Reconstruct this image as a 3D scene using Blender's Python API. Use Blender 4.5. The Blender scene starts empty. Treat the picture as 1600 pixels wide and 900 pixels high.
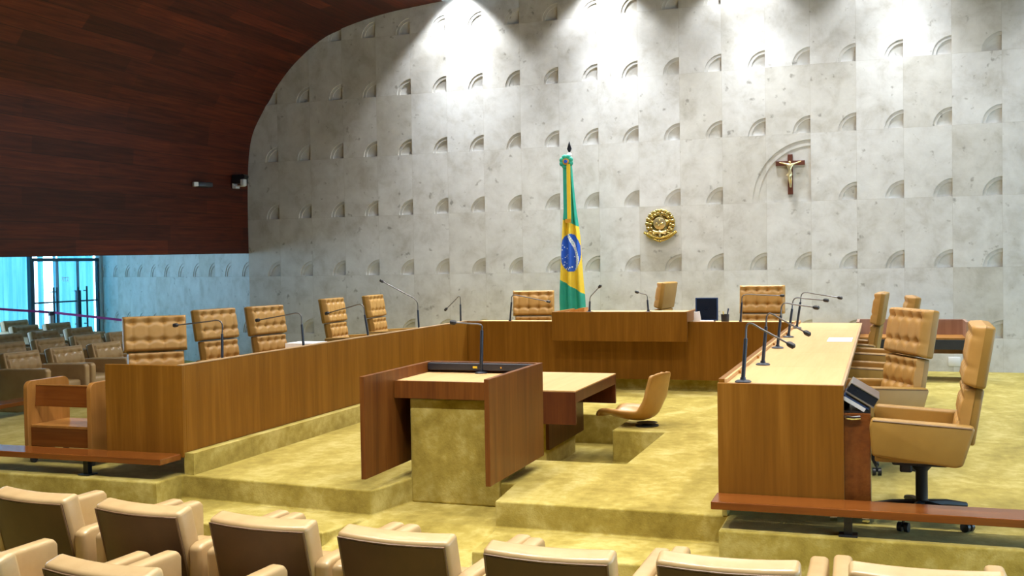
import bpy, bmesh, math, random
from mathutils import Vector, Matrix
random.seed(7)
PI = math.pi
C = bpy.context.scene.collection
R = math.radians

# ------------------------------------------------------------------ materials
def new_mat(name, rough=.5, metal=0.0, spec=.5):
    m = bpy.data.materials.new(name); m.use_nodes = True
    nt = m.node_tree; b = nt.nodes['Principled BSDF']
    b.inputs['Roughness'].default_value = rough
    b.inputs['Metallic'].default_value = metal
    b.inputs['Specular IOR Level'].default_value = spec
    return m, nt, b
def N(nt, t, **kw):
    n = nt.nodes.new(t)
    for k, v in kw.items(): setattr(n, k, v)
    return n
def coords(nt, scale=(1, 1, 1), out='Object'):
    tc = N(nt, 'ShaderNodeTexCoord'); mp = N(nt, 'ShaderNodeMapping')
    mp.inputs['Scale'].default_value = scale
    nt.links.new(tc.outputs[out], mp.inputs['Vector'])
    return mp.outputs['Vector']
def noise(nt, vec, scale, detail=4, rough=.55, dist=0):
    n = N(nt, 'ShaderNodeTexNoise')
    n.inputs['Scale'].default_value = scale; n.inputs['Detail'].default_value = detail
    n.inputs['Roughness'].default_value = rough; n.inputs['Distortion'].default_value = dist
    nt.links.new(vec, n.inputs['Vector']); return n.outputs['Fac']
def ramp(nt, fac, stops):
    r = N(nt, 'ShaderNodeValToRGB'); e = r.color_ramp.elements
    while len(e) < len(stops): e.new(.5)
    for el, (p, c) in zip(e, stops): el.position = p; el.color = (*c, 1)
    nt.links.new(fac, r.inputs['Fac']); return r.outputs['Color']
def math_(nt, op, a, b=None):
    n = N(nt, 'ShaderNodeMath', operation=op)
    for i, v in enumerate((a, b)):
        if v is None: continue
        if isinstance(v, (int, float)): n.inputs[i].default_value = v
        else: nt.links.new(v, n.inputs[i])
    return n.outputs[0]
def mixc(nt, fac, a, b, mode='MIX'):
    n = N(nt, 'ShaderNodeMix', data_type='RGBA', blend_type=mode)
    for i, v in ((0, fac), (6, a), (7, b)):
        if isinstance(v, (int, float)): n.inputs[i].default_value = v
        elif isinstance(v, tuple): n.inputs[i].default_value = (*v, 1)
        else: nt.links.new(v, n.inputs[i])
    return n.outputs[2]
def bump(nt, b, h, strength, dist=.01):
    n = N(nt, 'ShaderNodeBump'); n.inputs['Strength'].default_value = strength
    n.inputs['Distance'].default_value = dist
    nt.links.new(h, n.inputs['Height']); nt.links.new(n.outputs[0], b.inputs['Normal'])

def plain(name, col, rough=.5, metal=0, spec=.5, var=.12):
    m, nt, b = new_mat(name, rough, metal, spec)
    f = noise(nt, coords(nt), 9)
    c2 = tuple(x * (1 - var) for x in col)
    nt.links.new(ramp(nt, f, [(.35, c2), (.65, col)]), b.inputs['Base Color'])
    return m
def wood(name, dark, mid, light, axis='z', rough=.42, spec=.35):
    m, nt, b = new_mat(name, rough, 0, spec)
    s = {'z': (9, 9, .5), 'x': (.5, 9, 9), 'y': (9, .5, 9)}[axis]
    s2 = {'z': (60, 60, 2), 'x': (2, 60, 60), 'y': (60, 2, 60)}[axis]
    f1 = noise(nt, coords(nt, s), 1, 5, .6, .6)
    f2 = noise(nt, coords(nt, s2), 1, 3, .6)
    f = math_(nt, 'ADD', math_(nt, 'MULTIPLY', f1, .7), math_(nt, 'MULTIPLY', f2, .3))
    nt.links.new(ramp(nt, f, [(.3, dark), (.5, mid), (.7, light)]), b.inputs['Base Color'])
    bump(nt, b, f2, .05, .002)
    return m
M = {}
M['bench_wood'] = wood('bench_wood', (.155, .060, .006), (.215, .087, .009), (.28, .122, .017), spec=.2)
M['plank_wood'] = wood('plank_wood', (.12, .034, .007), (.19, .056, .010), (.25, .08, .015), 'x', .22, .5)
M['plank_wood_side'] = wood('plank_wood_side', (.12, .034, .007), (.19, .056, .010), (.25, .08, .015), 'y', .22, .5)
M['lectern_wood'] = wood('lectern_wood', (.085, .026, .007), (.15, .050, .010), (.22, .082, .016), rough=.4, spec=.22)
M['table_wood'] = wood('table_wood', (.065, .018, .007), (.10, .029, .010), (.145, .044, .013), rough=.4, spec=.25)
M['honey_wood'] = wood('honey_wood', (.27, .11, .022), (.36, .16, .035), (.42, .19, .05), rough=.35)
M['maple'] = wood('maple', (.56, .34, .14), (.62, .385, .17), (.67, .43, .20), 'y', .5, .25)
M['edge_wood'] = wood('edge_wood', (.40, .25, .13), (.46, .30, .16), (.52, .34, .19), 'y', .4)
def leather(name, dark, light, rough=.38):
    m, nt, b = new_mat(name, rough, 0, .45)
    f = noise(nt, coords(nt), 5, 4)
    nt.links.new(ramp(nt, f, [(.3, dark), (.7, light)]), b.inputs['Base Color'])
    g = noise(nt, coords(nt), 160, 2)
    bump(nt, b, g, .12, .002)
    return m
M['tan'] = leather('tan_leather', (.40, .212, .052), (.50, .282, .082), .42)
M['tan_arm'] = leather('tan_leather_smooth', (.27, .145, .026), (.33, .185, .036), .5)
M['audience'] = leather('audience_leather', (.43, .29, .135), (.52, .37, .185), .27)
M['shaded_back'] = leather('shaded_leather_back', (.060, .026, .010), (.09, .040, .014), .5)  # tan chair rears in shade, the darkening put into the leather colour
M['piping'] = plain('dark_piping', (.16, .09, .04), .5)
M['shell'] = leather('shell_leather', (.40, .20, .05), (.50, .27, .075), .3)
M['black'] = plain('black_plastic', (.012, .014, .018), .4)
M['mic'] = plain('mic_metal', (.045, .055, .075), .32, .6)
M['goose'] = plain('gooseneck_metal', (.16, .16, .165), .35, .8)
M['chrome'] = plain('chrome', (.75, .76, .78), .15, 1, var=.03)
M['dark_metal'] = plain('dark_metal', (.06, .065, .085), .35, .7)
M['white_paper'] = plain('white_paper', (.86, .86, .88), .7, var=.03)
M['white_plastic'] = plain('white_plastic', (.72, .73, .74), .4, var=.04)
M['screen'] = plain('screen_glass', (.012, .016, .028), .08, 0, .6)
M['bezel'] = plain('monitor_bezel', (.02, .05, .14), .35)
M['gold'] = plain('gilded_bronze', (.62, .46, .15), .25, .9, var=.25)
M['brass'] = plain('pale_brass', (.85, .70, .38), .3, .85, var=.1)
M['rosy_wood'] = wood('rosy_wood', (.30, .17, .12), (.36, .21, .15), (.42, .26, .19), rough=.35)
M['crosswood'] = wood('cross_wood', (.07, .022, .014), (.11, .036, .022), (.15, .05, .03))
M['purple'] = plain('purple_rope', (.42, .03, .28), .6)
M['steel'] = plain('brushed_steel', (.45, .46, .5), .3, .9)
M['f_green'] = plain('flag_green', (.02, .35, .25), .55, var=.15)
M['f_yellow'] = plain('flag_yellow', (.80, .56, .03), .55, var=.1)
M['f_blue'] = plain('flag_blue', (.015, .10, .55), .55, var=.1)
M['f_white'] = plain('flag_white', (.85, .87, .88), .55, var=.03)
M['orange'] = plain('ribbon_fringe', (.62, .30, .03), .5)

# carpet: velvet pile with mottled nap
m, nt, b = new_mat('gold_carpet', .95, 0, .1)
v = coords(nt, (1, .55, 1))
f1 = noise(nt, v, 2.6, 5, .6, .4); f2 = noise(nt, coords(nt), 11, 4, .65)
f = math_(nt, 'ADD', math_(nt, 'MULTIPLY', f1, .62), math_(nt, 'MULTIPLY', f2, .38))
nt.links.new(ramp(nt, f, [(.36, (.24, .178, .030)), (.5, (.365, .285, .062)), (.63, (.51, .425, .145))]), b.inputs['Base Color'])
b.inputs['Sheen Weight'].default_value = .35; b.inputs['Sheen Tint'].default_value = (.9, .8, .4, 1)
bump(nt, b, noise(nt, coords(nt), 90, 2), .35, .006)
M['carpet'] = m

# pale stone cladding, one tint per slab
WA, WB = .607, .948
m, nt, b = new_mat('pale_stone', .55, 0, .3)
tc = N(nt, 'ShaderNodeTexCoord'); sep = N(nt, 'ShaderNodeSeparateXYZ'); nt.links.new(tc.outputs['Object'], sep.inputs[0])
cx = math_(nt, 'CEIL', math_(nt, 'DIVIDE', sep.outputs[0], WA)); cz = math_(nt, 'FLOOR', math_(nt, 'DIVIDE', sep.outputs[2], WB))
cmb = N(nt, 'ShaderNodeCombineXYZ'); nt.links.new(cx, cmb.inputs[0]); nt.links.new(cz, cmb.inputs[1])
wn = N(nt, 'ShaderNodeTexWhiteNoise', noise_dimensions='2D'); nt.links.new(cmb.outputs[0], wn.inputs['Vector'])
off = N(nt, 'ShaderNodeVectorMath', operation='MULTIPLY_ADD'); nt.links.new(wn.outputs['Color'], off.inputs[0])
off.inputs[1].default_value = (30, 30, 30); nt.links.new(tc.outputs['Object'], off.inputs[2])
base = ramp(nt, noise(nt, off.outputs[0], 3.2, 6, .65, .3), [(.3, (.47, .455, .42)), (.5, (.60, .595, .58)), (.7, (.68, .68, .67))])
tint = ramp(nt, wn.outputs['Value'], [(0, (.91, .89, .84)), (.3, (.98, .975, .96)), (1, (1.03, 1.03, 1.03))])
c = mixc(nt, 1.0, base, tint, 'MULTIPLY')
spots = ramp(nt, noise(nt, off.outputs[0], 9, 3, .5), [(.25, (.42, .40, .37)), (.34, (1, 1, 1))])
c = mixc(nt, .75, c, spots, 'MULTIPLY')
# hairline joints
jx = math_(nt, 'ABSOLUTE', math_(nt, 'SUBTRACT', math_(nt, 'FRACT', math_(nt, 'DIVIDE', sep.outputs[0], WA)), .5))
jz = math_(nt, 'ABSOLUTE', math_(nt, 'SUBTRACT', math_(nt, 'FRACT', math_(nt, 'DIVIDE', sep.outputs[2], WB)), .5))
j = math_(nt, 'MAXIMUM', math_(nt, 'GREATER_THAN', jx, .495), math_(nt, 'GREATER_THAN', jz, .497))
c = mixc(nt, math_(nt, 'MULTIPLY', j, .35), c, (.40, .37, .32))
nt.links.new(c, b.inputs['Base Color']); bump(nt, b, noise(nt, off.outputs[0], 14, 4), .15, .01)
M['stone'] = m

# dark plank lining (UV: u = length round the profile in metres, v = metres along the room)
m, nt, b = new_mat('dark_planks', .5, 0, .3)
tc = N(nt, 'ShaderNodeTexCoord'); sep = N(nt, 'ShaderNodeSeparateXYZ'); nt.links.new(tc.outputs['UV'], sep.inputs[0])
pu = math_(nt, 'DIVIDE', sep.outputs[0], .21)
row = math_(nt, 'FLOOR', pu)
wn = N(nt, 'ShaderNodeTexWhiteNoise', noise_dimensions='1D'); nt.links.new(row, wn.inputs['W'])
sh = math_(nt, 'ADD', math_(nt, 'DIVIDE', sep.outputs[1], 1.9), math_(nt, 'MULTIPLY', wn.outputs['Value'], 7))
cmb = N(nt, 'ShaderNodeCombineXYZ'); nt.links.new(row, cmb.inputs[0]); nt.links.new(math_(nt, 'FLOOR', sh), cmb.inputs[1])
wn2 = N(nt, 'ShaderNodeTexWhiteNoise', noise_dimensions='2D'); nt.links.new(cmb.outputs[0], wn2.inputs['Vector'])
mp = N(nt, 'ShaderNodeMapping'); mp.inputs['Scale'].default_value = (22, 1.2, 1); nt.links.new(tc.outputs['UV'], mp.inputs['Vector'])
g = noise(nt, mp.outputs[0], 1, 5, .6, .5)
c = ramp(nt, g, [(.3, (.045, .008, .004)), (.55, (.095, .017, .006)), (.75, (.14, .028, .008))])
t = ramp(nt, wn2.outputs['Value'], [(0, (.55, .55, .6)), (1, (1.22, 1.15, 1.05))])
c = mixc(nt, 1.0, c, t, 'MULTIPLY')
jn = math_(nt, 'LESS_THAN', math_(nt, 'FRACT', pu), .035)
c = mixc(nt, math_(nt, 'MULTIPLY', jn, .8), c, (.015, .006, .004))
nt.links.new(c, b.inputs['Base Color']); M['planks'] = m

# glass and blinds
m = bpy.data.materials.new('clear_glass'); m.use_nodes = True; nt = m.node_tree; nt.nodes.clear()
o = N(nt, 'ShaderNodeOutputMaterial'); tr = N(nt, 'ShaderNodeBsdfTransparent'); gl = N(nt, 'ShaderNodeBsdfGlossy'); mx = N(nt, 'ShaderNodeMixShader')
tr.inputs[0].default_value = (.90, .96, .98, 1); gl.inputs['Roughness'].default_value = .02; mx.inputs[0].default_value = .05
nt.links.new(tr.outputs[0], mx.inputs[1]); nt.links.new(gl.outputs[0], mx.inputs[2]); nt.links.new(mx.outputs[0], o.inputs[0]); M['glass'] = m
m = bpy.data.materials.new('sheer_blind'); m.use_nodes = True; nt = m.node_tree; nt.nodes.clear()
o = N(nt, 'ShaderNodeOutputMaterial'); di = N(nt, 'ShaderNodeBsdfDiffuse'); tl = N(nt, 'ShaderNodeBsdfTranslucent'); mx = N(nt, 'ShaderNodeMixShader')
di.inputs[0].default_value = (.10, .50, .62, 1)
cl = ramp(nt, noise(nt, coords(nt, (1, 6, .3)), 2, 3), [(.35, (.07, .27, .36)), (.65, (.13, .38, .48))])
nt.links.new(cl, tl.inputs[0]); mx.inputs[0].default_value = .75
nt.links.new(di.outputs[0], mx.inputs[1]); nt.links.new(tl.outputs[0], mx.inputs[2]); nt.links.new(mx.outputs[0], o.inputs[0]); M['blind'] = m
M['frame'] = plain('blue_grey_frame', (.03, .08, .12), .4)
M['soffit'] = plain('pale_soffit', (.5, .55, .6), .8)
M['dark_plaster'] = plain('dark_plaster', (.10, .06, .04), .8)

# ------------------------------------------------------------------ mesh helpers
def obj(name, bm, mat, parent=None, smooth=False, loc=None, rot=None):
    bmesh.ops.recalc_face_normals(bm, faces=bm.faces)
    me = bpy.data.meshes.new(name); bm.to_mesh(me); bm.free()
    for mm in (mat if isinstance(mat, (list, tuple)) else [mat]): me.materials.append(M[mm])
    if smooth:
        for p in me.polygons: p.use_smooth = True
        try: me.set_sharp_from_angle(angle=R(42))
        except Exception: pass
    o = bpy.data.objects.new(name, me); C.objects.link(o)
    if parent is not None: o.parent = parent
    if loc: o.location = loc
    if rot: o.rotation_euler = rot
    return o
def tag(o, label, cat, group=None):
    o['label'] = label; o['category'] = cat
    if group: o['group'] = group
    return o
def thing(name, label, cat, loc=(0, 0, 0), rz=0, group=None):
    o = bpy.data.objects.new(name, None); C.objects.link(o); o.empty_display_size = .1
    o.location = loc; o.rotation_euler = (0, 0, rz)
    return tag(o, label, cat, group)
def struct(o): o['kind'] = 'structure'; return o
def copy_tree(o, parent=None):
    c = o.copy(); C.objects.link(c)
    if parent is not None: c.parent = parent
    for ch in [k for k in ALL(o)]: copy_tree(ch, c)
    return c
def ALL(o): return list(o.children)
def add_box(bm, x0, x1, y0, y1, z0, z1, bev=0, seg=2, mat=0):
    r = bmesh.ops.create_cube(bm, size=1)
    vs = r['verts']
    for v in vs:
        v.co = Vector((x0 + (v.co.x + .5) * (x1 - x0), y0 + (v.co.y + .5) * (y1 - y0), z0 + (v.co.z + .5) * (z1 - z0)))
    fs = {f for v in vs for f in v.link_faces}
    for f in fs: f.material_index = mat
    if bev > 0:
        es = list({e for v in vs for e in v.link_edges})
        bmesh.ops.bevel(bm, geom=es, offset=bev, segments=seg, affect='EDGES', profile=.5)
    return bm
def box(x0, x1, y0, y1, z0, z1, bev=0, seg=2): return add_box(bmesh.new(), x0, x1, y0, y1, z0, z1, bev, seg)
def add_prism(bm, pts, a, b, axis='x', bev=0, seg=2):
    def mk(p, t): return {'x': Vector((t, p[0], p[1])), 'y': Vector((p[0], t, p[1])), 'z': Vector((p[0], p[1], t))}[axis]
    v0 = [bm.verts.new(mk(p, a)) for p in pts]; v1 = [bm.verts.new(mk(p, b)) for p in pts]
    f = [bm.faces.new(v0), bm.faces.new(v1)]
    n = len(pts)
    for i in range(n): f.append(bm.faces.new((v0[i], v0[(i + 1) % n], v1[(i + 1) % n], v1[i])))
    bmesh.ops.recalc_face_normals(bm, faces=f)
    if bev > 0:
        es = list({e for ff in f for e in ff.edges})
        bmesh.ops.bevel(bm, geom=es, offset=bev, segments=seg, affect='EDGES', profile=.5)
    return bm
def add_tube(bm, pts, rad, n=8, cap=True):
    pts = [Vector(p) for p in pts]
    rads = rad if isinstance(rad, (list, tuple)) else [rad] * len(pts)
    rings = []; up = None
    for i, p in enumerate(pts):
        t = (pts[min(i + 1, len(pts) - 1)] - pts[max(i - 1, 0)]).normalized()
        if up is None:
            up = Vector((0, 0, 1)) if abs(t.z) < .9 else Vector((1, 0, 0))
        s = t.cross(up).normalized(); up = s.cross(t).normalized()
        rings.append([bm.verts.new(p + (s * math.cos(2 * PI * k / n) + up * math.sin(2 * PI * k / n)) * rads[i]) for k in range(n)])
    for a, b in zip(rings, rings[1:]):
        for k in range(n): bm.faces.new((a[k], a[(k + 1) % n], b[(k + 1) % n], b[k]))
    if cap: bm.faces.new(rings[0]); bm.faces.new(rings[-1])
    return bm
def add_lathe(bm, prof, c=(0, 0, 0), n=20):
    rings = []
    for r, z in prof:
        rings.append([bm.verts.new((c[0] + max(r, 1e-4) * math.cos(2 * PI * k / n), c[1] + max(r, 1e-4) * math.sin(2 * PI * k / n), c[2] + z)) for k in range(n)])
    for a, b in zip(rings, rings[1:]):
        for k in range(n): bm.faces.new((a[k], a[(k + 1) % n], b[(k + 1) % n], b[k]))
    bm.faces.new(rings[0]); bm.faces.new(rings[-1])
    return bm
def add_ball(bm, c, r, s=(1, 1, 1), u=12, v=8):
    q = bmesh.ops.create_uvsphere(bm, u_segments=u, v_segments=v, radius=r)
    for w in q['verts']: w.co = Vector((c[0] + w.co.x * s[0], c[1] + w.co.y * s[1], c[2] + w.co.z * s[2]))
    return bm
def smoothpath(pts, k=6):
    P = [Vector(p) for p in pts]; out = []
    for i in range(len(P) - 1):
        p0 = P[max(i - 1, 0)]; p1 = P[i]; p2 = P[i + 1]; p3 = P[min(i + 2, len(P) - 1)]
        for j in range(k):
            t = j / k
            out.append(.5 * (2 * p1 + (p2 - p0) * t + (2 * p0 - 5 * p1 + 4 * p2 - p3) * t * t + (3 * p1 - p0 - 3 * p2 + p3) * t ** 3))
    return out + [P[-1]]
def pad_bm(w, h, t, cols=0, rows=0, curve=0, nx=44, nz=30, er=.05, dip=.022, z_first=.5):
    """upholstered pad in the XZ plane, front towards +Y, buttons in a cols x rows grid"""
    bm = bmesh.new(); G = []
    bx = [(-.5 + (i + .5) / cols) * w * .96 for i in range(cols)] if cols else []
    bz = [(j + z_first) / rows * h for j in range(rows)] if rows else []
    for j in range(nz + 1):
        rowv = []
        for i in range(nx + 1):
            x = (i / nx - .5) * w; z = j / nz * h
            e = min(x + w / 2, w / 2 - x); ez = min(z, h - z)
            k = lambda d: 1 if d >= er else math.sqrt(max(0, 1 - (1 - d / er) ** 2))
            y = t * k(e) * k(ez)
            for cx in bx:
                y -= .006 * math.exp(-((x - cx) / .010) ** 2)
                for cz in bz: y -= dip * math.exp(-(((x - cx) / .030) ** 2 + ((z - cz) / .026) ** 2))
            for cz in bz: y -= .010 * math.exp(-((z - cz) / .016) ** 2)
            y = max(y, 0) + curve * ((2 * x / w) ** 2)
            rowv.append(bm.verts.new((x, y, z)))
        G.append(rowv)
    for j in range(nz):
        for i in range(nx): bm.faces.new((G[j][i], G[j][i + 1], G[j + 1][i + 1], G[j + 1][i]))
    return bm
def text_into(bm, s, size, xf, mat=0):
    cu = bpy.data.curves.new('lettering', 'FONT'); cu.body = s; cu.size = size; cu.align_x = 'CENTER'; cu.extrude = .001; cu.resolution_u = 2
    o = bpy.data.objects.new('lettering', cu); C.objects.link(o)
    me = bpy.data.meshes.new_from_object(o.evaluated_get(bpy.context.evaluated_depsgraph_get()))
    k = len(bm.verts); kf = len(bm.faces)
    bm.from_mesh(me); bm.verts.ensure_lookup_table(); bm.faces.ensure_lookup_table()
    for v in bm.verts[k:]: v.co = xf @ v.co
    for f in bm.faces[kf:]: f.material_index = mat
    bpy.data.objects.remove(o); bpy.data.curves.remove(cu); bpy.data.meshes.remove(me)

# ------------------------------------------------------------------ camera
cam = bpy.data.cameras.new('camera'); co = bpy.data.objects.new('camera', cam); C.objects.link(co)
cam.sensor_width = 36; cam.lens = 1650 * 36 / 1600; cam.clip_start = .05; cam.clip_end = 200
CR = Vector((0.9436842, 0.3304308, -0.0166026)); CU = Vector((0.0077222, 0.0281699, 0.9995733)); CF = Vector((-0.3307575, 0.9434098, -0.0240318))
co.matrix_world = Matrix(((CR.x, CU.x, -CF.x, 0), (CR.y, CU.y, -CF.y, 0), (CR.z, CU.z, -CF.z, 1.56), (0, 0, 0, 1)))
bpy.context.scene.camera = co
CAM = Vector((0, 0, 1.56))
def at(u, v, X=None, Y=None, Z=None):
    """the point of a plane X=, Y= or Z= of the room that the photograph shows at pixel (u, v)"""
    d = CR * ((u - 800) / 1650) - CU * ((v - 450) / 1650) + CF
    t = X / d.x if X is not None else Y / d.y if Y is not None else (Z - 1.56) / d.z
    return CAM + d * t

# ------------------------------------------------------------------ floor: dais, sunken well, steps, ramp, gallery
XS = [-17.5, -9.0, -5.0, -3.55, -3.3, -2.48, -2.36, -1.87, -.90, 8.0]
YS = [-4.0, 4.9, 5.95, 6.10, 6.36, 6.5, 7.0, 7.9, 9.46, 10.4, 21.0]
def height(i, j):
    x = (XS[i] + XS[i + 1]) / 2; y = (YS[j] + YS[j + 1]) / 2
    if x < -9.0: return -.15
    slot = -3.3 < x < -2.48
    if -3.55 < x < -2.36 and 7.9 < y < 10.4: return -.30
    if -2.36 < x < -1.87 and 7.9 < y < 9.46: return -.30
    if x > -.90: return 0 if y > 6.10 else -.36
    if x < -5.0: return 0 if y > 6.36 else -.36
    if slot:
        if y > 7.0: return 0
        return -.175 if y > 6.5 else -.36
    if y > 6.5: return 0
    return -.175 if y > 5.95 else -.36
bm = bmesh.new(); cache = {}
def wx(x, y):
    if x == -3.3 and 5.9 < y < 7.05: return -3.345 + (y - 6.5) * .19
    if x == -2.48 and 5.9 < y < 8: return -2.40 - (y - 6.45) * .11
    if x == -2.36 and y < 7.5: return -2.28
    return x
def wy(x, y):
    if y == 6.5: return {-5.0: 6.66, -3.55: 6.54, -3.3: 6.52}.get(x, 6.455)
    if y == 5.95 and x <= -3.3: return 6.03
    if y == 5.95: return 5.88
    return y
def V(i, j, z):
    k = (i, j, round(z, 4))
    if k not in cache: cache[k] = bm.verts.new((wx(XS[i], YS[j]), wy(XS[i], YS[j]), z))
    return cache[k]
H = [[height(i, j) for j in range(len(YS) - 1)] for i in range(len(XS) - 1)]
def ramp_cell(i, j): return XS[i] == -3.3 and 4.9 <= YS[j] < 6.5
def cz(i, j, jj):
    if ramp_cell(i, j): return {4.9: -.36, 5.95: -.26, 6.10: -.235, 6.36: -.20, 6.5: -.175}[YS[jj]]
    return H[i][j]
def quad(vs):
    u = []
    for v in vs:
        if v not in u: u.append(v)
    if len(u) >= 3:
        try: bm.faces.new(u)
        except ValueError: pass
for i in range(len(XS) - 1):
    for j in range(len(YS) - 1):
        a, b_ = cz(i, j, j), cz(i, j, j + 1)
        quad([V(i, j, a), V(i + 1, j, a), V(i + 1, j + 1, b_), V(i, j + 1, b_)])
        if i + 1 < len(XS) - 1:
            c0, c1 = cz(i + 1, j, j), cz(i + 1, j, j + 1)
            if (a, b_) != (c0, c1): quad([V(i + 1, j, a), V(i + 1, j + 1, b_), V(i + 1, j + 1, c1), V(i + 1, j, c0)])
        if j + 1 < len(YS) - 1:
            c0 = cz(i, j + 1, j + 1)
            if c0 != b_: quad([V(i, j + 1, b_), V(i + 1, j + 1, b_), V(i + 1, j + 1, c0), V(i, j + 1, c0)])
es = [e for e in bm.edges if len(e.link_faces) == 2 and e.calc_face_angle(0) > 1.2 and e.calc_length() > .05 and (e.verts[0].co.z == e.verts[1].co.z == 0 or e.verts[0].co.z == e.verts[1].co.z == -.175)]
bmesh.ops.recalc_face_normals(bm, faces=bm.faces)
fl = obj('floor', bm, 'carpet'); struct(fl)
bv = fl.modifiers.new('soft_edges', 'BEVEL'); bv.width = .018; bv.segments = 3; bv.limit_method = 'ANGLE'; bv.angle_limit = R(50)

struct(obj('floor_step', box(-3.85, -2.05, 13.2, 14.35, 0, .10, .01), 'carpet'))

# ------------------------------------------------------------------ stone walls with carved quarter-round niches
def arc(x, z, r, h, n=10): return [(x - r * math.cos(t * PI / 2 / n), z + h * math.sin(t * PI / 2 / n)) for t in range(n + 1)]
def carve(bm, x, z, r, h, d1, d2, k, n=10, d3=.05):
    """two-stepped recess whose square corner is at (x, z)"""
    def P(p, y): return bm.verts.new((p[0], y, p[1]))
    o = arc(x, z, r, h, n); i_ = arc(x, z, r * k, h * k, n)
    O0 = [P(p, 0) for p in o]; O1 = [P(p, d1) for p in o]; I1 = [P(p, d1) for p in i_]; I2 = [P(p, d2) for p in i_]
    for t in range(n):
        bm.faces.new((O0[t], O0[t + 1], O1[t + 1], O1[t])); bm.faces.new((O1[t], O1[t + 1], I1[t + 1], I1[t])); bm.faces.new((I1[t], I1[t + 1], I2[t + 1], I2[t]))
    c2 = P((x, z), d3); c0 = P((x, z), 0)
    for t in range(n): bm.faces.new((I2[t], I2[t + 1], c2))
    bm.faces.new((O0[0], O1[0], I1[0], I2[0], c2, c0)); bm.faces.new((O0[-1], O1[-1], I1[-1], I2[-1], c2, c0))
def stone_wall(name, origin, rz, cols, rows, big=None, skip=()):
    bm = bmesh.new(); w, h = .24, .245
    def P(x, z): return bm.verts.new((x, 0, z))
    for i in cols:
        for j in rows:
            x1 = i * WA; x0 = x1 - WA; z0 = j * WB; z1 = z0 + WB
            if big and j == big[1] and i in (big[0], big[0] - 1):
                if i == big[0]:
                    x0 = x1 - 2 * WA; n = 24; r, hh = .80, .86
                    bm.faces.new([P(x0, z0)] + [P(*q) for q in arc(x1, z0, r, hh, n)] + [P(x1, z1), P(x0, z1)])
                    carve(bm, x1, z0, r, hh, .010, .018, .90, n, .026)
                continue
            bm.faces.new([P(x0, z0)] + [P(*q) for q in arc(x1, z0, w, h)] + [P(x1, z1), P(x0, z1)])
            carve(bm, x1, z0, w, h, .010, .020, .80, 10, .048)
    bmesh.ops.remove_doubles(bm, verts=bm.verts, dist=.0005)
    o = obj(name, bm, 'stone'); o.location = origin; o.rotation_euler = (0, 0, rz)
    return struct(o)
ZB = 6.138 - 7 * WB
stone_wall('wall_back', (-9.422, 15.28, ZB), 0, range(0, 28), range(0, 8), big=(14, 3))
BX = -10.029
sw = stone_wall('wall_left', (BX, 15.28, ZB), R(-28), range(-10, 1), range(0, 4))

# ------------------------------------------------------------------ wooden vault over the left, lining the ceiling
prof = [(-10.03, 1.787), (-10.03, 2.4), (-10.02, 2.9), (-9.985, 3.4), (-9.90, 3.78), (-9.705, 4.12), (-9.45, 4.49), (-9.08, 4.88), (-8.60, 5.215), (-8.12, 5.40), (-7.435, 5.545), (-6.9, 5.605), (-6.42, 5.65)]
prof = [(p.x, p.y) for p in smoothpath([(a, b, 0) for a, b in prof], 4)]
def sweep(bm, prof, y0, y1, slope=0.0, s0=0.0, ny=8):
    uv = bm.loops.layers.uv.verify(); s = s0; rows_ = []
    for k, p in enumerate(prof):
        if k: s += math.hypot(p[0] - prof[k - 1][0], p[1] - prof[k - 1][1])
        rows_.append((p, s))
    G = []
    for (p, s) in rows_:
        r_ = []
        for q in range(ny + 1):
            y = y0 + (y1 - y0) * q / ny
            dz = -slope * (15.28 - y) * max(0, 1 - (p[1] - 1.787) / 2)
            r_.append((bm.verts.new((p[0], y, p[1] + dz)), s, y))
        G.append(r_)
    for a, b in zip(G, G[1:]):
        for q in range(ny):
            f = bm.faces.new((a[q][0], a[q + 1][0], b[q + 1][0], b[q][0]))
            for l, t in zip(f.loops, (a[q], a[q + 1], b[q + 1], b[q])): l[uv].uv = (t[1], t[2])
    return s
bm = bmesh.new(); s1 = sweep(bm, prof, -4, 15.42, .0113)
sweep(bm, [(-10.35, 2.6), (-10.35, 1.80), (-10.03, 1.787)], -4, 15.42, .0113, 20)
v_ = obj('ceiling', bm, 'planks', smooth=True); struct(v_)
bm = bmesh.new()
flat = [(p.x, p.y) for p in smoothpath([(-6.42, 5.65, 0), (-5.6, 5.78, 0), (-4.4, 5.95, 0), (-2.9, 6.02, 0), (-1.4, 6.02, 0), (1, 6.0, 0), (4, 5.9, 0), (6.4, 5.5, 0), (7.4, 4.5, 0), (7.6, 3.2, 0)], 4)]
sweep(bm, flat, -4, 14.55, 0, s1)
v_ = obj('ceiling_flat', bm, 'planks', smooth=True); v_.name = 'ceiling.001'; struct(v_)
# light trough between the ceiling and the stone wall
bm = bmesh.new(); add_box(bm, -6.42, 8, 14.3, 15.28, 6.6, 6.7); add_box(bm, -6.42, 8, 14.49, 14.55, 5.8, 6.6); add_box(bm, -6.5, -6.42, 14.55, 15.28, 5.7, 6.6)
struct(obj('trim_1', bm, 'dark_plaster'))
struct(obj('wall_rear', box(-17.5, 8.0, -4.1, -4.0, -.36, 7), 'dark_plaster'))
bm = bmesh.new(); add_box(bm, 7.6, 7.7, -4, 15.28, 2.2, 6.7); struct(obj('wall_right', bm, 'dark_plaster'))
struct(obj('ceiling_gallery', box(-17.5, -10.03, -4, 21, 2.6, 2.7), 'soffit')).name = 'ceiling.002'

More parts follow.
